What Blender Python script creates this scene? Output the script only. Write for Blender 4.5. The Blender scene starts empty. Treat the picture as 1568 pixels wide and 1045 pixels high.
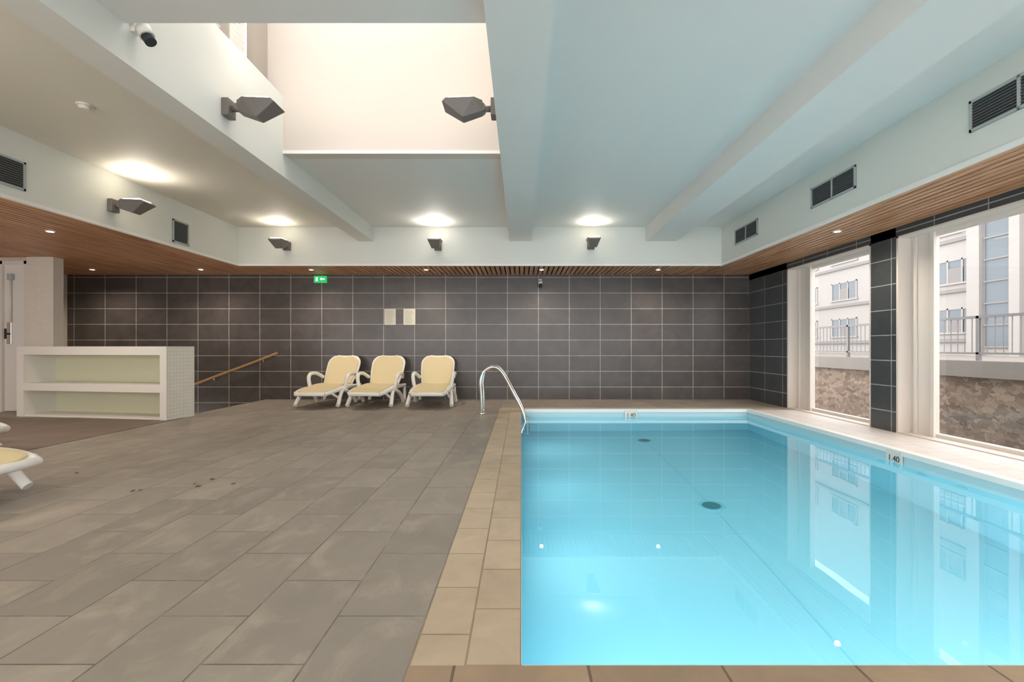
import bpy, math, random, bmesh
from mathutils import Vector
random.seed(4)
S=bpy.context.scene
F=740.0
try:
    S.view_settings.view_transform='Standard'
    S.view_settings.look='None'
    S.view_settings.exposure=0.45
except Exception as e: print(e)

# ------------------------------------------------------------ materials
def srgb(r,g,b):
    f=lambda c:(c/255/12.92) if c/255<=0.04045 else ((c/255+0.055)/1.055)**2.4
    return (f(r),f(g),f(b),1)
def newmat(n):
    m=bpy.data.materials.new(n); m.use_nodes=True
    nt=m.node_tree; b=nt.nodes['Principled BSDF']
    return m,nt,b
def mat(n,col,rough=.5,metal=0,emit=None,es=0,noise=0,nscale=3,spec=.5,bump=0,bscale=60):
    m,nt,b=newmat(n)
    b.inputs['Base Color'].default_value=col
    b.inputs['Roughness'].default_value=rough
    b.inputs['Metallic'].default_value=metal
    b.inputs['Specular IOR Level'].default_value=spec
    if emit: 
        b.inputs['Emission Color'].default_value=emit; b.inputs['Emission Strength'].default_value=es
    geo=nt.nodes.new('ShaderNodeNewGeometry')
    if noise:
        tx=nt.nodes.new('ShaderNodeTexNoise'); tx.inputs['Scale'].default_value=nscale; tx.inputs['Detail'].default_value=4
        nt.links.new(geo.outputs['Position'],tx.inputs['Vector'])
        mr=nt.nodes.new('ShaderNodeMapRange'); mr.inputs['To Min'].default_value=1-noise; mr.inputs['To Max'].default_value=1+noise
        nt.links.new(tx.outputs['Fac'],mr.inputs['Value'])
        mx=nt.nodes.new('ShaderNodeVectorMath'); mx.operation='SCALE'; mx.inputs[0].default_value=col[:3]
        nt.links.new(mr.outputs[0],mx.inputs['Scale']); nt.links.new(mx.outputs[0],b.inputs['Base Color'])
    if bump:
        t2=nt.nodes.new('ShaderNodeTexNoise'); t2.inputs['Scale'].default_value=bscale
        nt.links.new(geo.outputs['Position'],t2.inputs['Vector'])
        bp=nt.nodes.new('ShaderNodeBump'); bp.inputs['Strength'].default_value=bump; bp.inputs['Distance'].default_value=.01
        nt.links.new(t2.outputs['Fac'],bp.inputs['Height']); nt.links.new(bp.outputs[0],b.inputs['Normal'])
    return m
def brickmat(n,axes,bw,rh,off,c1,c2,cm,mortar,origin=(0,0),rough=.4,nz=.25,nscale=2.0,stretch=(1,1,1),bump=.3,spec=.5,veins=None,mortar_smooth=.1):
    m,nt,b=newmat(n); N=nt.nodes.new; L=nt.links.new
    geo=N('ShaderNodeNewGeometry'); sp=N('ShaderNodeSeparateXYZ'); L(geo.outputs['Position'],sp.inputs[0])
    cb=N('ShaderNodeCombineXYZ')
    for i,a in enumerate(axes):
        ad=N('ShaderNodeMath'); ad.operation='SUBTRACT'; ad.inputs[1].default_value=origin[i]-40*(bw if i==0 else rh)
        L(sp.outputs[a],ad.inputs[0]); L(ad.outputs[0],cb.inputs[i])
    br=N('ShaderNodeTexBrick'); L(cb.outputs[0],br.inputs['Vector'])
    br.offset=off; br.inputs['Scale'].default_value=1
    br.inputs['Brick Width'].default_value=bw; br.inputs['Row Height'].default_value=rh
    br.inputs['Mortar Size'].default_value=mortar; br.inputs['Mortar Smooth'].default_value=mortar_smooth
    br.inputs['Color1'].default_value=c1; br.inputs['Color2'].default_value=c2; br.inputs['Mortar'].default_value=cm
    br.inputs['Bias'].default_value=0
    mp=N('ShaderNodeMapping'); mp.inputs['Scale'].default_value=stretch; L(geo.outputs['Position'],mp.inputs[0])
    tx=N('ShaderNodeTexNoise'); tx.inputs['Scale'].default_value=nscale; tx.inputs['Detail'].default_value=7; tx.inputs['Roughness'].default_value=.6
    tx.inputs['Distortion'].default_value=.8
    if veins:
        sc0=N('ShaderNodeVectorMath'); sc0.operation='SCALE'; sc0.inputs['Scale'].default_value=60; L(br.outputs['Color'],sc0.inputs[0])
        ad0=N('ShaderNodeVectorMath'); ad0.operation='ADD'; L(mp.outputs[0],ad0.inputs[0]); L(sc0.outputs[0],ad0.inputs[1])
        L(ad0.outputs[0],tx.inputs['Vector'])
    else: L(mp.outputs[0],tx.inputs['Vector'])
    mr=N('ShaderNodeMapRange'); mr.inputs['From Min'].default_value=.3; mr.inputs['From Max'].default_value=.7
    mr.inputs['To Min'].default_value=1-nz; mr.inputs['To Max'].default_value=1+nz; L(tx.outputs['Fac'],mr.inputs['Value'])
    sc=N('ShaderNodeVectorMath'); sc.operation='SCALE'; L(br.outputs['Color'],sc.inputs[0]); L(mr.outputs[0],sc.inputs['Scale'])
    out=sc.outputs[0]
    if veins:
        t3=N('ShaderNodeTexNoise'); t3.inputs['Scale'].default_value=2.4; t3.inputs['Detail'].default_value=8; t3.inputs['Roughness'].default_value=.65; t3.inputs['Distortion'].default_value=.8
        L(ad0.outputs[0],t3.inputs['Vector'])
        r=N('ShaderNodeValToRGB'); r.color_ramp.elements[0].position=.5; r.color_ramp.elements[0].color=(0,0,0,1)
        r.color_ramp.elements[1].position=.68; r.color_ramp.elements[1].color=(.55,.55,.55,1)
        L(t3.outputs['Fac'],r.inputs[0])
        mx=N('ShaderNodeMix'); mx.data_type='RGBA'; L(r.outputs[0],mx.inputs[0]); L(out,mx.inputs[6]); mx.inputs[7].default_value=veins
        out=mx.outputs[2]
    L(out,b.inputs['Base Color'])
    b.inputs['Roughness'].default_value=rough; b.inputs['Specular IOR Level'].default_value=spec
    bp=N('ShaderNodeBump'); bp.inputs['Strength'].default_value=bump; bp.inputs['Distance'].default_value=.004; bp.invert=True
    L(br.outputs['Fac'],bp.inputs['Height']); L(bp.outputs[0],b.inputs['Normal'])
    return m

M_wt_x=brickmat('slate_tile_x','XZ',.6,.304,0,srgb(74,68,66),srgb(83,76,73),srgb(165,160,154),.006,(-.266,.24),rough=.28,nz=.2,nscale=3)
M_wt_y=brickmat('slate_tile_y','YZ',.6,.304,0,srgb(64,67,70),srgb(72,75,77),srgb(160,160,157),.006,(8.77,.24),rough=.28,nz=.15,nscale=3)
M_floor=brickmat('stone_floor_tile','YX',.55,.33,.5,srgb(156,146,134),srgb(141,132,122),srgb(106,98,90),.0035,(1.80,-.353),rough=.5,nz=.09,nscale=2.2,stretch=(1.6,1,1),veins=srgb(178,167,150))
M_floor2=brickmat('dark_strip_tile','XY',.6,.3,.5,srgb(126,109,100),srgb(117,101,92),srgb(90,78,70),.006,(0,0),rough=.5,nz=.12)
M_cope_y=brickmat('coping_tile','YX',.33,.176,.5,srgb(196,176,150),srgb(182,163,138),srgb(150,132,108),.004,(1.52,0),rough=.5,nz=.12,nscale=4)
M_cope_x=brickmat('coping_tile_near','XY',.42,.4,.5,srgb(160,137,112),srgb(149,127,103),srgb(108,90,72),.005,(0,1.17),rough=.5,nz=.12,nscale=4)
M_cope_w=brickmat('coping_white','YX',.33,.4,.5,srgb(228,218,212),srgb(221,211,205),srgb(186,176,168),.004,(1.52,3.65),rough=.4,nz=.05)
M_cope_far=brickmat('coping_far','XY',.33,.18,.5,srgb(192,174,152),srgb(180,162,142),srgb(146,128,108),.004,(0,7.79),rough=.5,nz=.12)
M_mosaic=brickmat('white_mosaic','XZ',.05,.05,0,srgb(226,218,206),srgb(222,214,202),srgb(215,207,195),.002,(0,0),rough=.35,nz=.03)
M_mosaic_y=brickmat('white_mosaic_y','YZ',.05,.05,0,srgb(230,227,216),srgb(226,222,212),srgb(208,204,194),.003,(0,0),rough=.35,nz=.03)
M_ceilR=mat('ceiling_paint_pool',srgb(226,225,221),.6,noise=.02)
M_ceilL=mat('ceiling_warm_tint',srgb(222,218,206),.6,noise=.02)  # ceiling tone differs per side: tint of the light put into the colour
M_fasc=mat('fascia_paint',srgb(222,223,216),.55,noise=.02)
M_cream=mat('cream_paint',srgb(212,202,192),.6,noise=.02)
M_white=mat('white_paint',srgb(228,224,216),.45)
M_wallL=mat('wall_cream',srgb(210,198,184),.6)
M_trim=mat('white_trim',srgb(240,238,234),.4)
M_frame=mat('window_frame_lacquer',srgb(224,214,205),.4)
M_dark=mat('dark_gap',srgb(60,40,30),.8)
M_grey=mat('lamp_grey',srgb(112,106,102),.45)
M_grille=mat('grille_grey',srgb(90,92,92),.5)
M_grilledk=mat('grille_dark',srgb(44,46,48),.7)
M_grillef=mat('grille_frame',srgb(170,178,176),.5)
M_chrome=mat('polished_steel',(.78,.76,.72,1),.12,metal=1)
M_resin=mat('white_resin',srgb(238,234,226),.35)
M_sling=mat('cream_sling',srgb(226,208,164),.6,bump=.25,bscale=220)
M_rail=mat('varnished_rail',srgb(170,132,86),.4)
M_paper=mat('paper',srgb(222,217,202),.7)
M_ink=mat('ink',srgb(60,60,60),.7)
M_green=mat('exit_green',srgb(30,170,90),.4,emit=srgb(40,200,110),es=.5)
M_signw=mat('exit_white',(1,1,1,1),.4,emit=(1,1,1,1),es=.7)
M_bulb=mat('downlight_lens',(1,1,1,1),.4,emit=(1,.8,.55,1),es=4)
M_lens=mat('uplight_lens',(1,1,1,1),.4,emit=(1,.88,.68,1),es=3)
M_backp=mat('counter_back',srgb(214,213,184),.5)
M_liner=mat('pool_liner',srgb(138,214,230),.5,noise=.015,nscale=1)
M_linerw=mat('pool_liner_rim',srgb(186,216,222),.4)
M_seam=mat('liner_seam',srgb(126,204,221),.5)
M_drain=mat('drain_grate',srgb(52,128,138),.5)
M_leaf=mat('dry_leaf',srgb(95,72,48),.7)
M_ext=mat('facade_render',srgb(168,162,158),.8,noise=.03,nscale=.5)
M_ext2=mat('facade_darker',srgb(138,134,132),.8)  # darker tone for facade bands and tower transoms
M_extg=mat('facade_glass',srgb(104,112,119),.2)
M_extr=mat('railing_metal',srgb(124,120,118),.5)
M_ledge=mat('concrete_ledge',srgb(136,128,121),.8,noise=.12,nscale=3)
M_soil=mat('courtyard_ground',srgb(118,108,93),.9,noise=.2)

m,nt,b=newmat('cedar_slats'); M_wood=m
N=nt.nodes.new; L=nt.links.new
geo=N('ShaderNodeNewGeometry'); mp=N('ShaderNodeMapping'); mp.inputs['Scale'].default_value=(26,1.0,3); L(geo.outputs['Position'],mp.inputs[0])
tx=N('ShaderNodeTexNoise'); tx.inputs['Scale'].default_value=1.2; tx.inputs['Detail'].default_value=6; tx.inputs['Distortion'].default_value=.4; L(mp.outputs[0],tx.inputs['Vector'])
r=N('ShaderNodeValToRGB'); r.color_ramp.elements[0].position=.3; r.color_ramp.elements[0].color=srgb(160,106,74)
r.color_ramp.elements[1].position=.7; r.color_ramp.elements[1].color=srgb(226,178,136); L(tx.outputs['Fac'],r.inputs[0]); L(r.outputs[0],b.inputs['Base Color'])
b.inputs['Roughness'].default_value=.4
m,nt,b=newmat('rubble_stone'); M_stone=m
N=nt.nodes.new; L=nt.links.new
geo=N('ShaderNodeNewGeometry'); vo=N('ShaderNodeTexVoronoi'); vo.inputs['Scale'].default_value=9
nn=N('ShaderNodeTexNoise'); nn.inputs['Scale'].default_value=5; nn.inputs['Detail'].default_value=5; L(geo.outputs['Position'],nn.inputs['Vector'])
s1=N('ShaderNodeVectorMath'); s1.operation='SCALE'; s1.inputs['Scale'].default_value=.3; L(nn.outputs['Color'],s1.inputs[0])
a1=N('ShaderNodeVectorMath'); L(geo.outputs['Position'],a1.inputs[0]); L(s1.outputs[0],a1.inputs[1])
mp=N('ShaderNodeMapping'); mp.inputs['Scale'].default_value=(1,.7,1.8); L(a1.outputs[0],mp.inputs[0]); L(mp.outputs[0],vo.inputs['Vector'])
r=N('ShaderNodeValToRGB'); r.color_ramp.elements[0].color=srgb(100,82,71); r.color_ramp.elements[1].color=srgb(162,142,125)
L(vo.outputs['Color'],r.inputs[0]); v2=N('ShaderNodeTexVoronoi'); v2.feature='DISTANCE_TO_EDGE'; v2.inputs['Scale'].default_value=9; L(mp.outputs[0],v2.inputs['Vector'])
mr=N('ShaderNodeMapRange'); mr.inputs['From Max'].default_value=.08; mr.inputs['To Min'].default_value=.65; L(v2.outputs['Distance'],mr.inputs['Value'])
sc=N('ShaderNodeVectorMath'); sc.operation='SCALE'; L(r.outputs[0],sc.inputs[0]); L(mr.outputs[0],sc.inputs['Scale']); L(sc.outputs[0],b.inputs['Base Color'])
b.inputs['Roughness'].default_value=.9
m,nt,b=newmat('window_glass'); M_glass=m
nt.nodes.remove(b); N=nt.nodes.new; L=nt.links.new
tr=N('ShaderNodeBsdfTransparent'); tr.inputs[0].default_value=(.98,.985,.985,1); gl=N('ShaderNodeBsdfGlossy'); gl.inputs['Roughness'].default_value=.0
fr=N('ShaderNodeLayerWeight'); fr.inputs[0].default_value=.5
pw=N('ShaderNodeMath'); pw.operation='POWER'; pw.inputs[1].default_value=4; L(fr.outputs['Facing'],pw.inputs[0])
ml=N('ShaderNodeMath'); ml.operation='MULTIPLY_ADD'; ml.inputs[1].default_value=.5; ml.inputs[2].default_value=.03; L(pw.outputs[0],ml.inputs[0])
mx=N('ShaderNodeMixShader'); L(ml.outputs[0],mx.inputs[0]); L(tr.outputs[0],mx.inputs[1]); L(gl.outputs[0],mx.inputs[2])
L(mx.outputs[0],nt.nodes['Material Output'].inputs['Surface'])
m,nt,b=newmat('pool_water'); M_water=m
N=nt.nodes.new; L=nt.links.new
b.inputs['Base Color'].default_value=(.95,.99,1,1); b.inputs['Roughness'].default_value=0; b.inputs['IOR'].default_value=1.333
b.inputs['Transmission Weight'].default_value=1
tx=N('ShaderNodeTexNoise'); tx.inputs['Scale'].default_value=1.3; geo=N('ShaderNodeNewGeometry'); L(geo.outputs['Position'],tx.inputs['Vector'])
bp=N('ShaderNodeBump'); bp.inputs['Strength'].default_value=.04; bp.inputs['Distance'].default_value=.02; L(tx.outputs['Fac'],bp.inputs['Height']); L(bp.outputs[0],b.inputs['Normal'])

# ------------------------------------------------------------ mesh helpers
def link(o,parent=None):
    bpy.context.collection.objects.link(o)
    if parent: o.parent=parent
    return o
def empty(name,loc=(0,0,0),rz=0,parent=None):
    e=bpy.data.objects.new(name,None); e.location=loc; e.rotation_euler[2]=rz; e.empty_display_size=.1
    return link(e,parent)
def meshobj(name,verts,faces,mt,parent=None,smooth=False):
    me=bpy.data.meshes.new(name); me.from_pydata(verts,[],faces); me.update()
    bm=bmesh.new(); bm.from_mesh(me); bmesh.ops.recalc_face_normals(bm,faces=bm.faces); bm.to_mesh(me); bm.free()
    me.materials.append(mt)
    if smooth: 
        for p in me.polygons: p.use_smooth=True
    return link(bpy.data.objects.new(name,me),parent)
def boxes(name,bs,mt,parent=None,bevel=0):
    V=[];Fc=[]
    for (x0,x1,y0,y1,z0,z1) in bs:
        n=len(V)
        V+=[(x0,y0,z0),(x1,y0,z0),(x1,y1,z0),(x0,y1,z0),(x0,y0,z1),(x1,y0,z1),(x1,y1,z1),(x0,y1,z1)]
        Fc+=[tuple(n+i for i in f) for f in [(0,3,2,1),(4,5,6,7),(0,1,5,4),(1,2,6,5),(2,3,7,6),(3,0,4,7)]]
    o=meshobj(name,V,Fc,mt,parent)
    if bevel:
        bv=o.modifiers.new('b','BEVEL'); bv.width=bevel; bv.segments=2
    return o
def prism(name,poly,axis,a0,a1,mt,parent=None,bevel=0):
    V=[]
    for a in (a0,a1):
        for p,q in poly: V.append((a,p,q) if axis=='x' else (p,a,q) if axis=='y' else (p,q,a))
    n=len(poly); Fc=[tuple(range(n)),tuple(range(2*n-1,n-1,-1))]+[(i,(i+1)%n,n+(i+1)%n,n+i) for i in range(n)]
    o=meshobj(name,V,Fc,mt,parent)
    if bevel:
        bv=o.modifiers.new('b','BEVEL'); bv.width=bevel; bv.segments=2
    return o
def cyl(name,p0,p1,r,mt,parent=None,seg=20,r2=None):
    p0=Vector(p0);p1=Vector(p1); d=(p1-p0).normalized(); a=d.orthogonal().normalized(); b=d.cross(a); r2=r if r2 is None else r2
    V=[tuple(p0+(a*math.cos(t)+b*math.sin(t))*r) for t in [2*math.pi*i/seg for i in range(seg)]]+[tuple(p1+(a*math.cos(t)+b*math.sin(t))*r2) for t in [2*math.pi*i/seg for i in range(seg)]]
    Fc=[tuple(range(seg)),tuple(range(2*seg-1,seg-1,-1))]+[(i,(i+1)%seg,seg+(i+1)%seg,seg+i) for i in range(seg)]
    o=meshobj(name,V,Fc,mt,parent)
    for p in o.data.polygons:
        if len(p.vertices)==4: p.use_smooth=True
    return o
def tube(name,pts,r,mt,parent=None,res=8,cyclic=False,smooth=True):
    cu=bpy.data.curves.new(name,'CURVE'); cu.dimensions='3D'; cu.bevel_depth=r; cu.bevel_resolution=4; cu.use_fill_caps=True
    if smooth:
        sp=cu.splines.new('NURBS'); sp.points.add(len(pts)-1)
        for i,p in enumerate(pts): sp.points[i].co=(*p,1)
        sp.order_u=3; sp.use_endpoint_u=True; sp.resolution_u=res; sp.use_cyclic_u=cyclic
    else:
        sp=cu.splines.new('POLY'); sp.points.add(len(pts)-1)
        for i,p in enumerate(pts): sp.points[i].co=(*p,1)
    cu.materials.append(mt)
    return link(bpy.data.objects.new(name,cu),parent)
def spot(name,loc,direction,power,col,angle=150,blend=.8,radius=.05,parent=None):
    l=bpy.data.lights.new(name,'SPOT'); l.energy=power; l.color=col; l.spot_size=math.radians(angle); l.spot_blend=blend; l.shadow_soft_size=radius
    o=bpy.data.objects.new(name,l); o.location=loc; o.rotation_euler=Vector(direction).to_track_quat('-Z','Y').to_euler()
    return link(o,parent)

# ------------------------------------------------------------ dimensions
XR=4.42; XL=-8.8; YB=9.37; Y0=-3.0
ZS=2.42; ZC=3.085; FXR=3.46; FXL=-4.88; FYB=8.34; ZB=2.84
PX0,PX1,PY0,PY1=0.0,3.65,1.52,7.79
WL=-.10; PD=-1.4
boxes('floor',[(XL,-.353,Y0,7.45,-.2,0),(-4.95,-.353,7.45,YB,-.2,0),(XL,-7.1,7.45,YB,-.2,0),(-.353,XR,Y0,1.17,-.2,0),(-.353,XR,8.1,YB,-.2,0)],M_floor)
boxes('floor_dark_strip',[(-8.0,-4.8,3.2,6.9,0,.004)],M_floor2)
cop=empty('pool_coping')
boxes('coping_left',[(-.353,0,PY0,PY1,-.2,0.0)],M_cope_y,cop)
boxes('coping_near',[(-.353,XR-.002,1.17,PY0,-.2,0.0)],M_cope_x,cop)
boxes('coping_far',[(-.353,XR-.002,PY1,8.1,-.2,0.0)],M_cope_far,cop)
boxes('coping_right',[(PX1,XR-.002,PY0,PY1,-.2,0.0)],M_cope_w,cop)
boxes('coping_lip',[(PX1-.02,PX1+.07,PY0,PY1,-.035,.012),(0,PX1+.07,PY1-.02,PY1+.06,-.035,.012)],M_trim,cop)
pool=empty('swimming_pool')
boxes('pool_floor',[(PX0-.1,PX1+.1,PY0-.1,PY1+.1,PD-.1,PD)],M_liner,pool)
boxes('pool_walls',[(PX0-.1,PX0,PY0-.1,PY1+.1,PD,-.2),(PX1,PX1+.1,PY0-.1,PY1+.1,PD,-.2),(PX0,PX1,PY0-.1,PY0,PD,-.2),(PX0,PX1,PY1,PY1+.1,PD,-.2)],M_liner,pool)
boxes('pool_rim_band',[(PX1-.006,PX1,PY0,PY1,-.22,-.0),(PX0,PX1,PY1-.006,PY1,-.22,0),(PX0,PX0+.002,PY0,PY1,-.22,0),(PX0,PX1,PY0,PY0+.004,-.22,0)],M_linerw,pool)
boxes('liner_seam',[(1.803,1.813,PY0,PY1,PD,PD+.003)],M_seam,pool)
for i,(x,y) in enumerate([(1.81,4.6),(1.81,7.1)]):
    cyl('drain_%d'%i,(x,y,PD),(x,y,PD+.02),.085,M_drain,pool)
    cyl('drain_rim_%d'%i,(x,y,PD),(x,y,PD+.012),.115,M_seam,pool)
for i,y in enumerate([4.9,4.4,4.0]):
    cyl('inlet_%d'%i,(PX1,y,-.35),(PX1-.02,y,-.35),.05,M_seam,pool)
meshobj('pool_water',[(PX0,PY0,WL),(PX1,PY0,WL),(PX1,PY1,WL),(PX0,PY1,WL)],[(0,1,2,3)],M_water,pool)
def pool_fill(i,loc,dirn,p):  # unseen fill light added below the water to brighten the liner
    l=bpy.data.lights.new('pool_fill_light','AREA'); l.shape='DISK'; l.size=.28; l.energy=p; l.color=(1,1,1)
    o=bpy.data.objects.new('pool_fill_light_%d'%i,l); o.location=loc; o.rotation_euler=Vector(dirn).to_track_quat('-Z','Y').to_euler(); link(o,pool)
    d=Vector(dirn); cyl('fill_light_disc_%d'%i,Vector(loc)-d*.012,Vector(loc)-d*.006,.16,M_linerw,pool)  # disc made up to back the added fill light
for i,y in enumerate([2.3,3.7,5.1,6.6]): pool_fill(i,(PX0+.008,y,-.7),(1,0,0),5.5)
for i,x in enumerate([.8,1.8,2.8]): pool_fill(10+i,(x,PY0+.012,-.7),(0,1,0),11)

def marker(loc,face):
    e=empty('depth_marker',loc,0 if face=='y' else -math.pi/2)
    boxes('plate',[(-.1,.1,-.006,0,-.08,.08)],M_white,e)
    t=bpy.data.curves.new('digits','FONT'); t.body='1.40'; t.size=.085; t.align_x='CENTER'; t.align_y='CENTER'; t.materials.append(M_ink); t.extrude=.001
    o=bpy.data.objects.new('digits',t); o.location=(0,-.009,0); o.rotation_euler=(math.pi/2,0,0); link(o,e)
marker((1.765,PY1-.022,-.08),'y')
marker((PX1-.022,740*3.65/575,-.08),'x')

# ------------------------------------------------------------ walls
boxes('wall_back',[(XL,XR+.3,YB,YB+.2,-1.8,ZS+.8)],M_wt_x)
W1=(6.11,8.04); W2=(3.2,5.70); W3=(.2,2.8); WZ=2.31  # last opening lies out of view, added to let in light
wr=[(XR,XR+.22,W1[1],YB,0,ZS+.1),(XR,XR+.22,W2[1],W1[0],0,ZS+.1),(XR,XR+.22,W3[1],W2[0],0,ZS+.1),(XR,XR+.22,Y0,W3[0],0,ZS+.1),
    (XR,XR+.22,Y0,YB,WZ,ZS+.1),(XR,XR+.3,Y0,YB,-.4,.0)]
boxes('wall_right',wr,M_wt_y)
boxes('wall_left',[(XL-.2,XL,Y0,YB,-1.8,ZS+.3)],M_wallL)
boxes('wall_left_return',[(XL,-8.14,7.58,7.74,0,ZS),(-8.14,-7.72,7.58,7.74,2.36,ZS)],M_wallL)
boxes('wall_stair_front',[(-7.1,-4.96,7.40,7.45,-1.8,-.2)],M_wallL)
boxes('pillar',[(-7.72,-7.30,7.54,7.71,0,ZS)],M_mosaic)
for n,b_ in (('wall_fascia_back',(FXL-.15,FXR+.15,FYB,FYB+.12,ZS+.01,ZC+.1)),('wall_fascia_right',(FXR,FXR+.12,Y0,FYB,ZS+.01,ZC+.1)),('wall_fascia_left',(FXL-.12,FXL,Y0,FYB,ZS+.01,ZC+.1))):
    boxes(n,[b_],M_fasc)
boxes('trim_fascia',[(FXL,FXR,FYB-.015,FYB+.02,ZS-.005,ZS+.03),(FXR-.015,FXR+.02,Y0,FYB,ZS-.005,ZS+.03),(FXL-.02,FXL+.015,Y0,FYB,ZS-.005,ZS+.03)],M_trim)
SY0,SY1=3.10,5.18; SX0,SX1=-2.55,-.2
boxes('ceiling_pool_side',[(-.2,FXR+.1,Y0,FYB+.1,ZC,ZC+.25),(SX0,SX1,SY1+.15,FYB+.1,ZC,ZC+.25),(SX0,SX1,Y0,SY0-.2,ZC,ZC+.25)],M_ceilR)
boxes('ceiling_lounge_side',[(FXL-.1,-2.8,Y0,FYB+.1,ZC,ZC+.25),],M_ceilL)
boxes('ceiling_upper_slab',[(XL-.2,FXL-.1,Y0,YB+.2,ZS+.15,ZS+.3),(FXR+.1,XR+.3,Y0,YB+.2,ZS+.12,ZS+.3),(FXL-.1,FXR+.1,FYB+.1,YB+.2,ZS+.15,ZS+.3)],M_dark)
boxes('beam_lounge',[(-2.8,-2.55,Y0,FYB,ZB,ZC+.25)],M_fasc)
boxes('beam_centre',[(-.2,.18,Y0,FYB,ZB,ZC)],M_ceilR)
boxes('beam_pool',[(2.15,2.67,Y0,FYB,ZB,ZC)],M_ceilR)
e=empty('smoke_detector',(-3.74,4.14,ZC))
cyl('base',(0,0,-.015),(0,0,0),.06,M_white,e); cyl('dome',(0,0,-.04),(0,0,-.015),.03,M_white,e,r2=.05)
# skylight shaft
sk=empty('skylight_shaft')
boxes('shaft_far_wall',[(-2.9,-2.55,SY1,SY1+.15,ZC+.26,5.3),(-2.55,-.2,SY1,SY1+.15,ZC,5.3),(-.2,0,SY1,SY1+.15,ZC+.25,5.3)],M_cream,sk)
boxes('shaft_left_wall',[(-2.80,-2.55,SY0-.2,SY1,ZC+.25,3.70)],M_fasc,sk)
boxes('shaft_left_upper',[(-2.9,-2.72,SY0-.2,SY1,4.95,5.3)],M_cream,sk)
boxes('shaft_right_wall',[(-.2,-.05,SY0,SY1,ZC+.25,5.3)],M_cream,sk)
boxes('shaft_near_wall',[(-2.55,-.2,SY0-.2,SY0,ZC,5.3)],M_ceilR,sk)
boxes('shaft_edge_trim',[(SX0,SX1,SY1-.012,SY1,ZC-.005,ZC+.03)],M_trim,sk)
wu=empty('window_4',parent=sk)
boxes('clerestory_frame',[(-2.80,-2.72,4.93,5.17,3.7,4.95),(-2.80,-2.74,2.9,4.93,3.70,3.76),(-2.80,-2.74,2.9,4.93,4.88,4.95),(-2.80,-2.74,4.5,4.54,3.76,4.9)],mat('clerestory_alu',srgb(168,157,146),.4),wu)
boxes('clerestory_blind',[(-2.86,-2.82,2.9,4.93,3.78+.06*i,3.82+.06*i) for i in range(18)],M_white,wu)
boxes('rooflight_bars',[(-2.72,-.2,y,y+.05,5.2,5.28) for y in (3.1,3.8,4.5,5.1)],M_white,sk)

sl=[]
def slats(x0,x1,y0,y1):
    x=x0+.01
    while x+.06<=x1:
        sl.append((x,x+.062,y0,y1,ZS,ZS+.022)); x+=.087
slats(FXR+.02,XR,Y0,YB); slats(XL,FXL-.02,Y0,YB); slats(FXL-.02,FXR+.02,FYB+.02,YB)
boxes('ceiling_soffit_slats',sl,M_wood)
boxes('ceiling_soffit_backing',[(FXR+.02,XR,Y0,YB,ZS+.05,ZS+.1),(XL,FXL-.02,Y0,YB,ZS+.05,ZS+.1),(FXL,FXR,FYB+.02,YB,ZS+.05,ZS+.1)],M_dark)

def downlight(x,y,p=38,z=ZS):
    e=empty('recessed_downlight',(x,y,z))
    cyl('rim',(0,0,-.008),(0,0,.01),.05,M_white,e); cyl('lens',(0,0,-.012),(0,0,-.006),.034,M_bulb,e)
    spot('lamp',(0,0,-.03),(0,0,-1),p,(1,.88,.74),145,1,.03,e)
for x,y in [(-5.72,5.87),(-7.74,8.72),(-5.78,8.72),(-3.8,8.75),(-1.72,8.75),(.37,8.75),(2.48,8.75),(3.84,5.87)]: downlight(x,y,46)
for x,y in [(-5.72,3.0),(3.84,2.6),(3.84,-.4),(-5.72,0.2),(-7.4,4.4),(-7.4,1.6)]: downlight(x,y,90)  # out-of-view downlights, added to brighten the floor

def uplight(loc,rz,p=30,col=(1,.91,.78),aim=(.35,0,1)):
    e=empty('wall_floodlight',loc,rz)
    boxes('mount',[(0,.06,-.06,.06,-.075,.075)],M_grey,e,.008)
    cyl('arm',(.05,0,0),(.16,0,0),.025,M_grey,e)
    cyl('knuckle',(.14,-.05,0),(.14,.05,0),.035,M_grey,e)
    P=[(.13,-.06,.05),(.13,.06,.05),(.44,.11,.045),(.44,-.11,.045),(.47,-.10,.02),(.47,.10,.02),(.30,.06,-.095),(.30,-.06,-.095),(.13,.05,-.04),(.13,-.05,-.04),(.20,.11,.055),(.20,-.11,.055)]
    me=bpy.data.meshes.new('head'); bm=bmesh.new()
    for p_ in P: bm.verts.new(p_)
    bmesh.ops.convex_hull(bm,input=bm.verts); bm.to_mesh(me); bm.free(); me.materials.append(M_grey)
    o=link(bpy.data.objects.new('head',me),e); bv=o.modifiers.new('b','BEVEL'); bv.width=.006; bv.segments=2; bv.limit_method='ANGLE'
    boxes('lens',[(.21,.41,-.09,.09,.05,.064)],M_lens,e)
    spot('lamp',(.30,0,.10),aim,p,col,165,1,.16,e)
UP=17
uplight((-4.03,FYB,2.75),-math.pi/2,UP)
uplight((-1.43,FYB,2.75),-math.pi/2,UP*1.4,(1,.95,.88))
uplight((1.2,FYB,2.77),-math.pi/2,UP)
uplight((FXL,5.75,2.69),0,UP*1.4)
uplight((FXL,2.2,2.69),0,UP*6)  # out of view, added to raise the ambient light
uplight((FXL,-.8,2.69),0,480)  # behind the camera, added for ceiling bounce
uplight((-.2,-1.4,2.95),math.pi,550,(1,.95,.9))  # unseen fill on the centre beam, added for ambient bounce
uplight((FXR,-1.2,2.75),math.pi,670,(1,.96,.92))  # added behind the camera to brighten the pool side
uplight((FXR,1.4,2.75),math.pi,260,(1,.96,.92))  # unseen, added as fill for the pool-side ceiling
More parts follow.
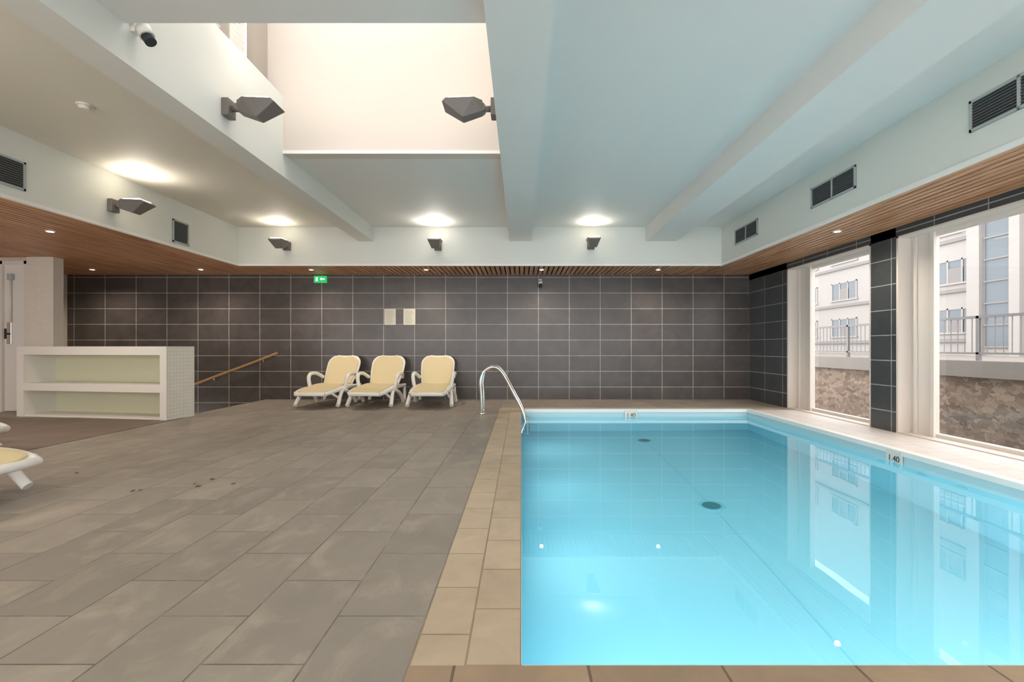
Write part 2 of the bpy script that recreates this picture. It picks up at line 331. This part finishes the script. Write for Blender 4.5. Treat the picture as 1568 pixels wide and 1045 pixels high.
uplight((.18,-1.4,2.95),0,670,(1,.96,.92))  # unseen twin on the beam, also added as fill
uplight((-2.55,4.165,3.06),0,24,(1,.93,.85),aim=(.5,.4,1))
uplight((-.2,4.165,3.06),math.pi,24,(1,.93,.85),aim=(.5,-.4,1))

def vent(loc,face,w,h,parts=2):
    rz={'y':0,'+x':math.pi/2,'-x':-math.pi/2}[face]
    e=empty('air_vent_grille',loc,rz)
    t=.02
    boxes('backing',[(-w/2,w/2,-.004,0,-h/2,h/2)],M_grilledk,e)
    boxes('frame',[(-w/2,w/2,-.015,0,h/2-t,h/2),(-w/2,w/2,-.015,0,-h/2,-h/2+t),(-w/2,-w/2+t,-.015,0,-h/2,h/2),(w/2-t,w/2,-.015,0,-h/2,h/2)]+[(-t/2+w*(k/parts-.5),t/2+w*(k/parts-.5),-.015,0,-h/2,h/2) for k in range(1,parts)],M_grillef,e)
    n=int(h/.022); boxes('louvres',[(-w/2+t,w/2-t,-.011,-.005,-h/2+t+i*.022,-h/2+t+i*.022+.008) for i in range(n-1)],M_grille,e)
vent((FXR,7.43,2.775),'-x',.74,.24); vent((FXR,5.37,2.775),'-x',.76,.24); vent((FXR,3.35,2.775),'-x',.74,.24)
vent((FXL,6.92,2.65),'+x',.32,.32,1); vent((FXL,4.3,2.68),'+x',.9,.28,1)

e=empty('exit_sign',(-3.88,YB,2.33))
boxes('case',[(-.12,.12,-.05,0,-.07,.06)],M_green,e,.004)
boxes('arrow',[(.01,.09,-.053,-.05,-.012,.012),(-.08,-.045,-.053,-.05,-.04,.03)],M_signw,e)
prism('arrow_head',[(-.02+.02,0),(.03,.03),(.03,-.03)],'y',-.053,-.05,M_signw,e)
for x0,x1 in ((-2.65,-2.43),(-2.28,-2.05)):
    e=empty('notice_sheet',((x0+x1)/2,YB,1.6))
    w=(x1-x0)/2
    boxes('sheet',[(-w,w,-.008,0,-.155,.155)],M_paper,e)
    boxes('print',[(-w+.03,w-.03-random.random()*.05,-.010,-.008,.11-i*.022,.113-i*.022) for i in range(11)],M_grille,e)
def cctv(loc,face):
    e=empty('security_camera',loc,face)
    boxes('bracket',[(-.03,.03,-.03,0,-.03,.06)],M_white,e,.004)
    cyl('stem',(0,-.02,.02),(0,-.08,.0),.016,M_white,e)
    cyl('body',(0,-.06,.01),(0,-.09,-.05),.045,M_white,e)
    cyl('lens_hood',(0,-.085,-.045),(0,-.115,-.09),.035,M_grilledk,e)
cctv((.37,YB,2.27),0); cctv((-2.55,3.18,3.1),math.pi/2)

# ------------------------------------------------------------ windows right
def window(i,y0,y1,jamb=.38):
    e=empty('window_%d'%i)
    xa,xb=XR+.16,XR+.24
    fr=[(xa,xb,y1-jamb,y1,0,WZ),(xa,xb,y0,y0+.06,0,WZ),(xa,xb,y0,y1-jamb,0,.05),(xa,xb,y0,y1-jamb,WZ-.06,WZ)]
    boxes('frame',fr,M_frame,e,.004)
    boxes('reveal',[(XR+.004,xa,y1-.03,y1,0,WZ),(XR+.004,xa,y0,y0+.03,0,WZ),(XR+.004,xa,y0,y1,WZ-.02,WZ),(XR-.0,xa,y0,y1,0,.012)],M_frame,e)
    boxes('inner_sash',[(xa-.03,xa,y1-jamb-.05,y1-jamb,.0,WZ-.02),(xa-.02,xa,y1-.12,y1-.08,.0,WZ-.02)],M_frame,e,.004)
    boxes('glass',[(xa+.035,xa+.041,y0+.06,y1-jamb,.05,WZ-.06)],M_glass,e)
window(1,*W1); window(2,*W2,.32); window(3,*W3)  # the last window is unseen and added for its daylight

# ------------------------------------------------------------ exterior
boxes('courtyard_ground',[(XR+.3,7.0,-6,45,-1.2,-.75)],M_soil)
boxes('terrace_ground',[(7.3,60,-6,90,.2,.6)],M_ledge)
boxes('stone_retaining_wall',[(7.0,7.3,-6,45,-1.0,.55)],M_stone)
boxes('concrete_ledge',[(6.92,7.4,-6,45,.55,.80)],M_ledge)
rl=[(7.1,7.14,-6,45,1.46,1.50),(7.1,7.14,-6,45,.9,.93)]
y=-6
while y<45:
    rl.append((7.1,7.15,y,y+.05,.8,1.5)); y+=1.5
y=-6
while y<45:
    rl.append((7.115,7.125,y,y+.010,.93,1.46)); y+=.125
boxes('terrace_railing',rl,M_extr)
fb=empty('apartment_building')
XF=24
boxes('facade',[(XF,XF+4,0,70,0,16)],M_ext,fb)
gl=[];fr=[];sh=[]
for z0,z1 in ((1.86,3.2),(4.6,5.9),(7.4,8.7),(10.2,11.5)):
    sh.append((XF-.12,XF,0,70,z0-.55,z0-.35))
    y=25.3-4.6*4
    while y<68:
        if not (22.5<y+1<25):
            gl.append((XF-.02,XF+.0,y,y+2.8,z0,z1))
            for k in range(4): fr.append((XF-.06,XF-.02,y+k*.9,y+k*.9+.1,z0,z1))
            fr+= [(XF-.06,XF-.02,y,y+2.8,z1-.08,z1),(XF-.1,XF-.02,y-.1,y+2.9,z0-.1,z0)]
            sh.append((XF-.05,XF,y+.9,y+1.0+.8,z0,z1-.5))
        y+=4.6
boxes('panes',gl,M_extg,fb); boxes('window_frames',fr,M_ext,fb); boxes('bands',sh,M_ext2,fb)
boxes('stair_tower_glass',[(XF-.5,XF-.4,23.2,24.5,1,14)],M_extg,fb)
boxes('stair_tower',[(XF-.45,XF,23.1,24.6,0,15),(XF-.7,XF,24.6,25.3,0,15),(XF-.7,XF,22.6,23.1,0,15)],M_ext,fb)
boxes('tower_transoms',[(XF-.56,XF-.5,23.2,24.5,1+k*1.1,1.08+k*1.1) for k in range(12)],M_ext2,fb)

# ------------------------------------------------------------ counter
c=empty('shelf_counter',(-7.36,7.05,0),math.radians(-9.5))
W=2.52;Dp=.46;H=1.02
boxes('panels',[(0,.12,0,Dp,0,H),(W-.10,W+.0,0,Dp,0,H),(.12,W-.1,0,Dp,H-.12,H),(.12,W-.1,0,Dp,.38,.49),(.12,W-.1,0.02,Dp,0,.03)],M_white,c)
boxes('back_panel',[(.12,W-.1,Dp-.03,Dp,.03,.38),(.12,W-.1,Dp-.03,Dp,.49,H-.12)],M_backp,c)
boxes('mosaic_end',[(W,W+.006,0,Dp,0,H)],M_mosaic_y,c)
st=[]
for i in range(7): st.append((-4.96-.3*(i+1),-4.96-.3*i,7.47,YB-.01,-1.8,-.17*(i+1)))
boxes('stairs_down',st,M_floor)
h=empty('stair_handrail')
tube('rail',[(-4.68,9.28,.9),(-4.78,9.28,.86),(-5.0,9.28,.77),(-6.3,9.28,.29),(-7.0,9.28,.03)],.024,M_rail,h)
for x,z in ((-4.95,.79),(-5.9,.44),(-6.7,.14)):
    tube('bracket',[(x,YB,z-.08),(x,9.28,z-.08),(x,9.28,z)],.009,M_chrome,h)
d=empty('door_1',(-8.14,7.56,0))
boxes('leaf',[(.03,.40,.02,.06,0.01,2.33)],M_white,d,.004)
boxes('door_frame',[(.0,.04,-.02,.02,0,2.36),(.38,.42,-.02,.02,0,2.36),(0,.42,-.02,.02,2.31,2.36)],M_frame,d)
boxes('handle_plate',[(.09,.16,.0,.02,1.06,1.40)],M_chrome,d,.004)
cyl('handle_stub',(.125,.0,1.22),(.125,-.05,1.22),.014,M_grilledk,d); cyl('handle_grip',(.125,-.05,1.14),(.125,-.05,1.30),.014,M_grilledk,d)
boxes('latch_keeper',[(.12,.20,-.03,.02,2.06,2.16)],M_grillef,d,.006)
cyl('latch_bar',(.16,-.01,1.4),(.16,-.01,2.08),.012,M_frame,d)

# ------------------------------------------------------------ pool ladder
l=empty('pool_ladder')
for i,y in enumerate((7.3,7.72)):
    tube('rail_%d'%i,[(-.6,y,0),(-.6,y,.3),(-.62,y,.5),(-.57,y,.66),(-.40,y,.73),(-.27,y,.62),(-.1,y,.28),(.0,y,.1),(.07,y,-.1),(.09,y,-.3),(.09,y,-.7),(.09,y,-1.15)],.026,M_chrome,l,12)
    cyl('flange_%d'%i,(-.6,y,0),(-.6,y,.012),.045,M_chrome,l)
    cyl('bumper_%d'%i,(.0,y,-1.1),(.09,y,-1.1),.02,M_chrome,l)
for z in (-.25,-.5,-.75,-1.0):
    boxes('tread',[(.06,.14,7.3,7.72,z-.015,z+.015)],M_chrome,l,.005)

# ------------------------------------------------------------ sun lounger
def panel(name,rows,th,mt,parent,off=0):
    V=[];Fc=[];nx=8
    for (y,z,w) in rows:
        for k in range(nx+1):
            u=k/nx*2-1; V.append((u*w,y,z+off-.012*(1-u*u)))
    for i in range(len(rows)-1):
        for k in range(nx): a=i*(nx+1)+k; Fc.append((a,a+1,a+nx+2,a+nx+1))
    o=meshobj(name,V,Fc,mt,parent,True)
    s=o.modifiers.new('s','SOLIDIFY'); s.thickness=th; s.offset=0
    b=o.modifiers.new('b','BEVEL'); b.width=th*.3; b.segments=2; b.limit_method='ANGLE'
    return o
def lounger(loc,rz):
    e=empty('sun_lounger',loc,rz)
    n=26
    def seatrows(sh):
        R=[]
        for i in range(n+1):
            t=i/n; y=-.76+sh+t*(1.04-sh*1.0)
            dd=(y-(-.76+sh)); w=.30-sh
            if dd<.12: w*= (.55+.45*math.sqrt(max(0,1-(1-dd/.12)**2)))
            z=.31+.025*math.sin((y+.3)*4.2)-(.05*max(0,(-.5-y)/.26)**2)
            R.append((y,z,w))
        return R
    panel('seat_frame',seatrows(0),.035,M_resin,e)
    panel('seat_sling',seatrows(.035),.014,M_sling,e,.022)
    def backrows(sh):
        R=[]; n2=26
        for i in range(n2+1):
            t=i/n2*(.66-sh)
            y=.26+t*.56; z=.33+t*.80+ -.03*math.sin(t/.66*math.pi)
            w=.265+.05*math.sin(min(1,t/.5)*math.pi/2)-sh
            r_=(.66-sh)-t
            if r_<.17: w*=(.42+.58*math.sqrt(max(0,1-(1-r_/.17)**2)))
            R.append((y,z,w))
        return R
    panel('backrest_frame',backrows(0),.035,M_resin,e)
    o=panel('backrest_sling',backrows(.03),.014,M_sling,e,.0); o.location=(0,-.022,.012)
    for s in (-1,1):
        X=.30*s
        tube('side_rail',[(X*.8,-.74,.24),(X*1.02,-.6,.27),(X*1.03,-.2,.30),(X*1.03,.3,.31),(X*1.0,.55,.30)],.034,M_resin,e)
        tube('front_leg',[(X*1.0,-.16,.30),(X*1.08,-.28,.27),(X*1.17,-.42,.18),(X*1.22,-.50,.07),(X*1.22,-.54,.034)],.034,M_resin,e)
        tube('front_leg_brace',[(X*1.0,-.66,.26),(X*1.04,-.56,.22),(X*1.06,-.45,.17)],.022,M_resin,e)
        tube('rear_leg',[(X*1.05,-.26,.28),(X*1.14,-.08,.25),(X*1.2,.12,.14),(X*1.22,.2,.034)],.034,M_resin,e)
        tube('back_leg',[(X*1.0,.5,.30),(X*1.05,.48,.15),(X*1.1,.42,.03)],.03,M_resin,e)
        tube('armrest',[(X*1.05,-.12,.28),(X*1.12,-.16,.42),(X*1.18,-.10,.53),(X*1.2,.05,.55),(X*1.18,.22,.53),(X*1.05,.34,.46)],.032,M_resin,e)
    tube('front_bar',[(-.24,-.74,.24),(-.12,-.775,.245),(.12,-.775,.245),(.24,-.74,.24)],.032,M_resin,e)
    tube('rear_bar',[(-.3,.5,.29),(.3,.5,.29)],.022,M_resin,e,smooth=False)
    return e
for x,a in ((-3.38,-4),(-2.52,-2),(-1.55,2)):
    lounger((x,8.60,0),math.radians(a))
lounger((-3.99,3.02,0),math.radians(88))
lounger((-5.58,4.3,0),math.radians(90))

V=[];Fc=[]
for u,v in ((203,753),(215,751),(298,742),(303,746),(325,735),(357,742),(118,725)):
    y=F/(v-533.0); x=(u-798)/F*y
    a=random.random()*6; s=.022
    n=len(V)
    for k,(p,q,zz) in enumerate([(-1,0,.003),(0,.45,.012),(1,0,.004),(0,-.45,.003)]):
        V.append((x+s*(p*math.cos(a)-q*math.sin(a)),y+s*(p*math.sin(a)+q*math.cos(a)),zz))
    Fc.append((n,n+1,n+2,n+3))
meshobj('dry_leaves',V,Fc,M_leaf)

# ------------------------------------------------------------ world & camera
w=bpy.data.worlds.new('overcast'); S.world=w; w.use_nodes=True
bg=w.node_tree.nodes['Background']; bg.inputs[0].default_value=(.99,.99,1,1); bg.inputs[1].default_value=2.8
cam=bpy.data.cameras.new('camera'); co=bpy.data.objects.new('camera',cam); link(co)
co.location=(0,0,1.0); co.rotation_euler=(math.pi/2,0,0)
cam.sensor_width=36; cam.lens=36*F/1568; cam.shift_x=-14/1568; cam.shift_y=10.5/1568; cam.clip_start=.05; cam.clip_end=300
S.camera=co
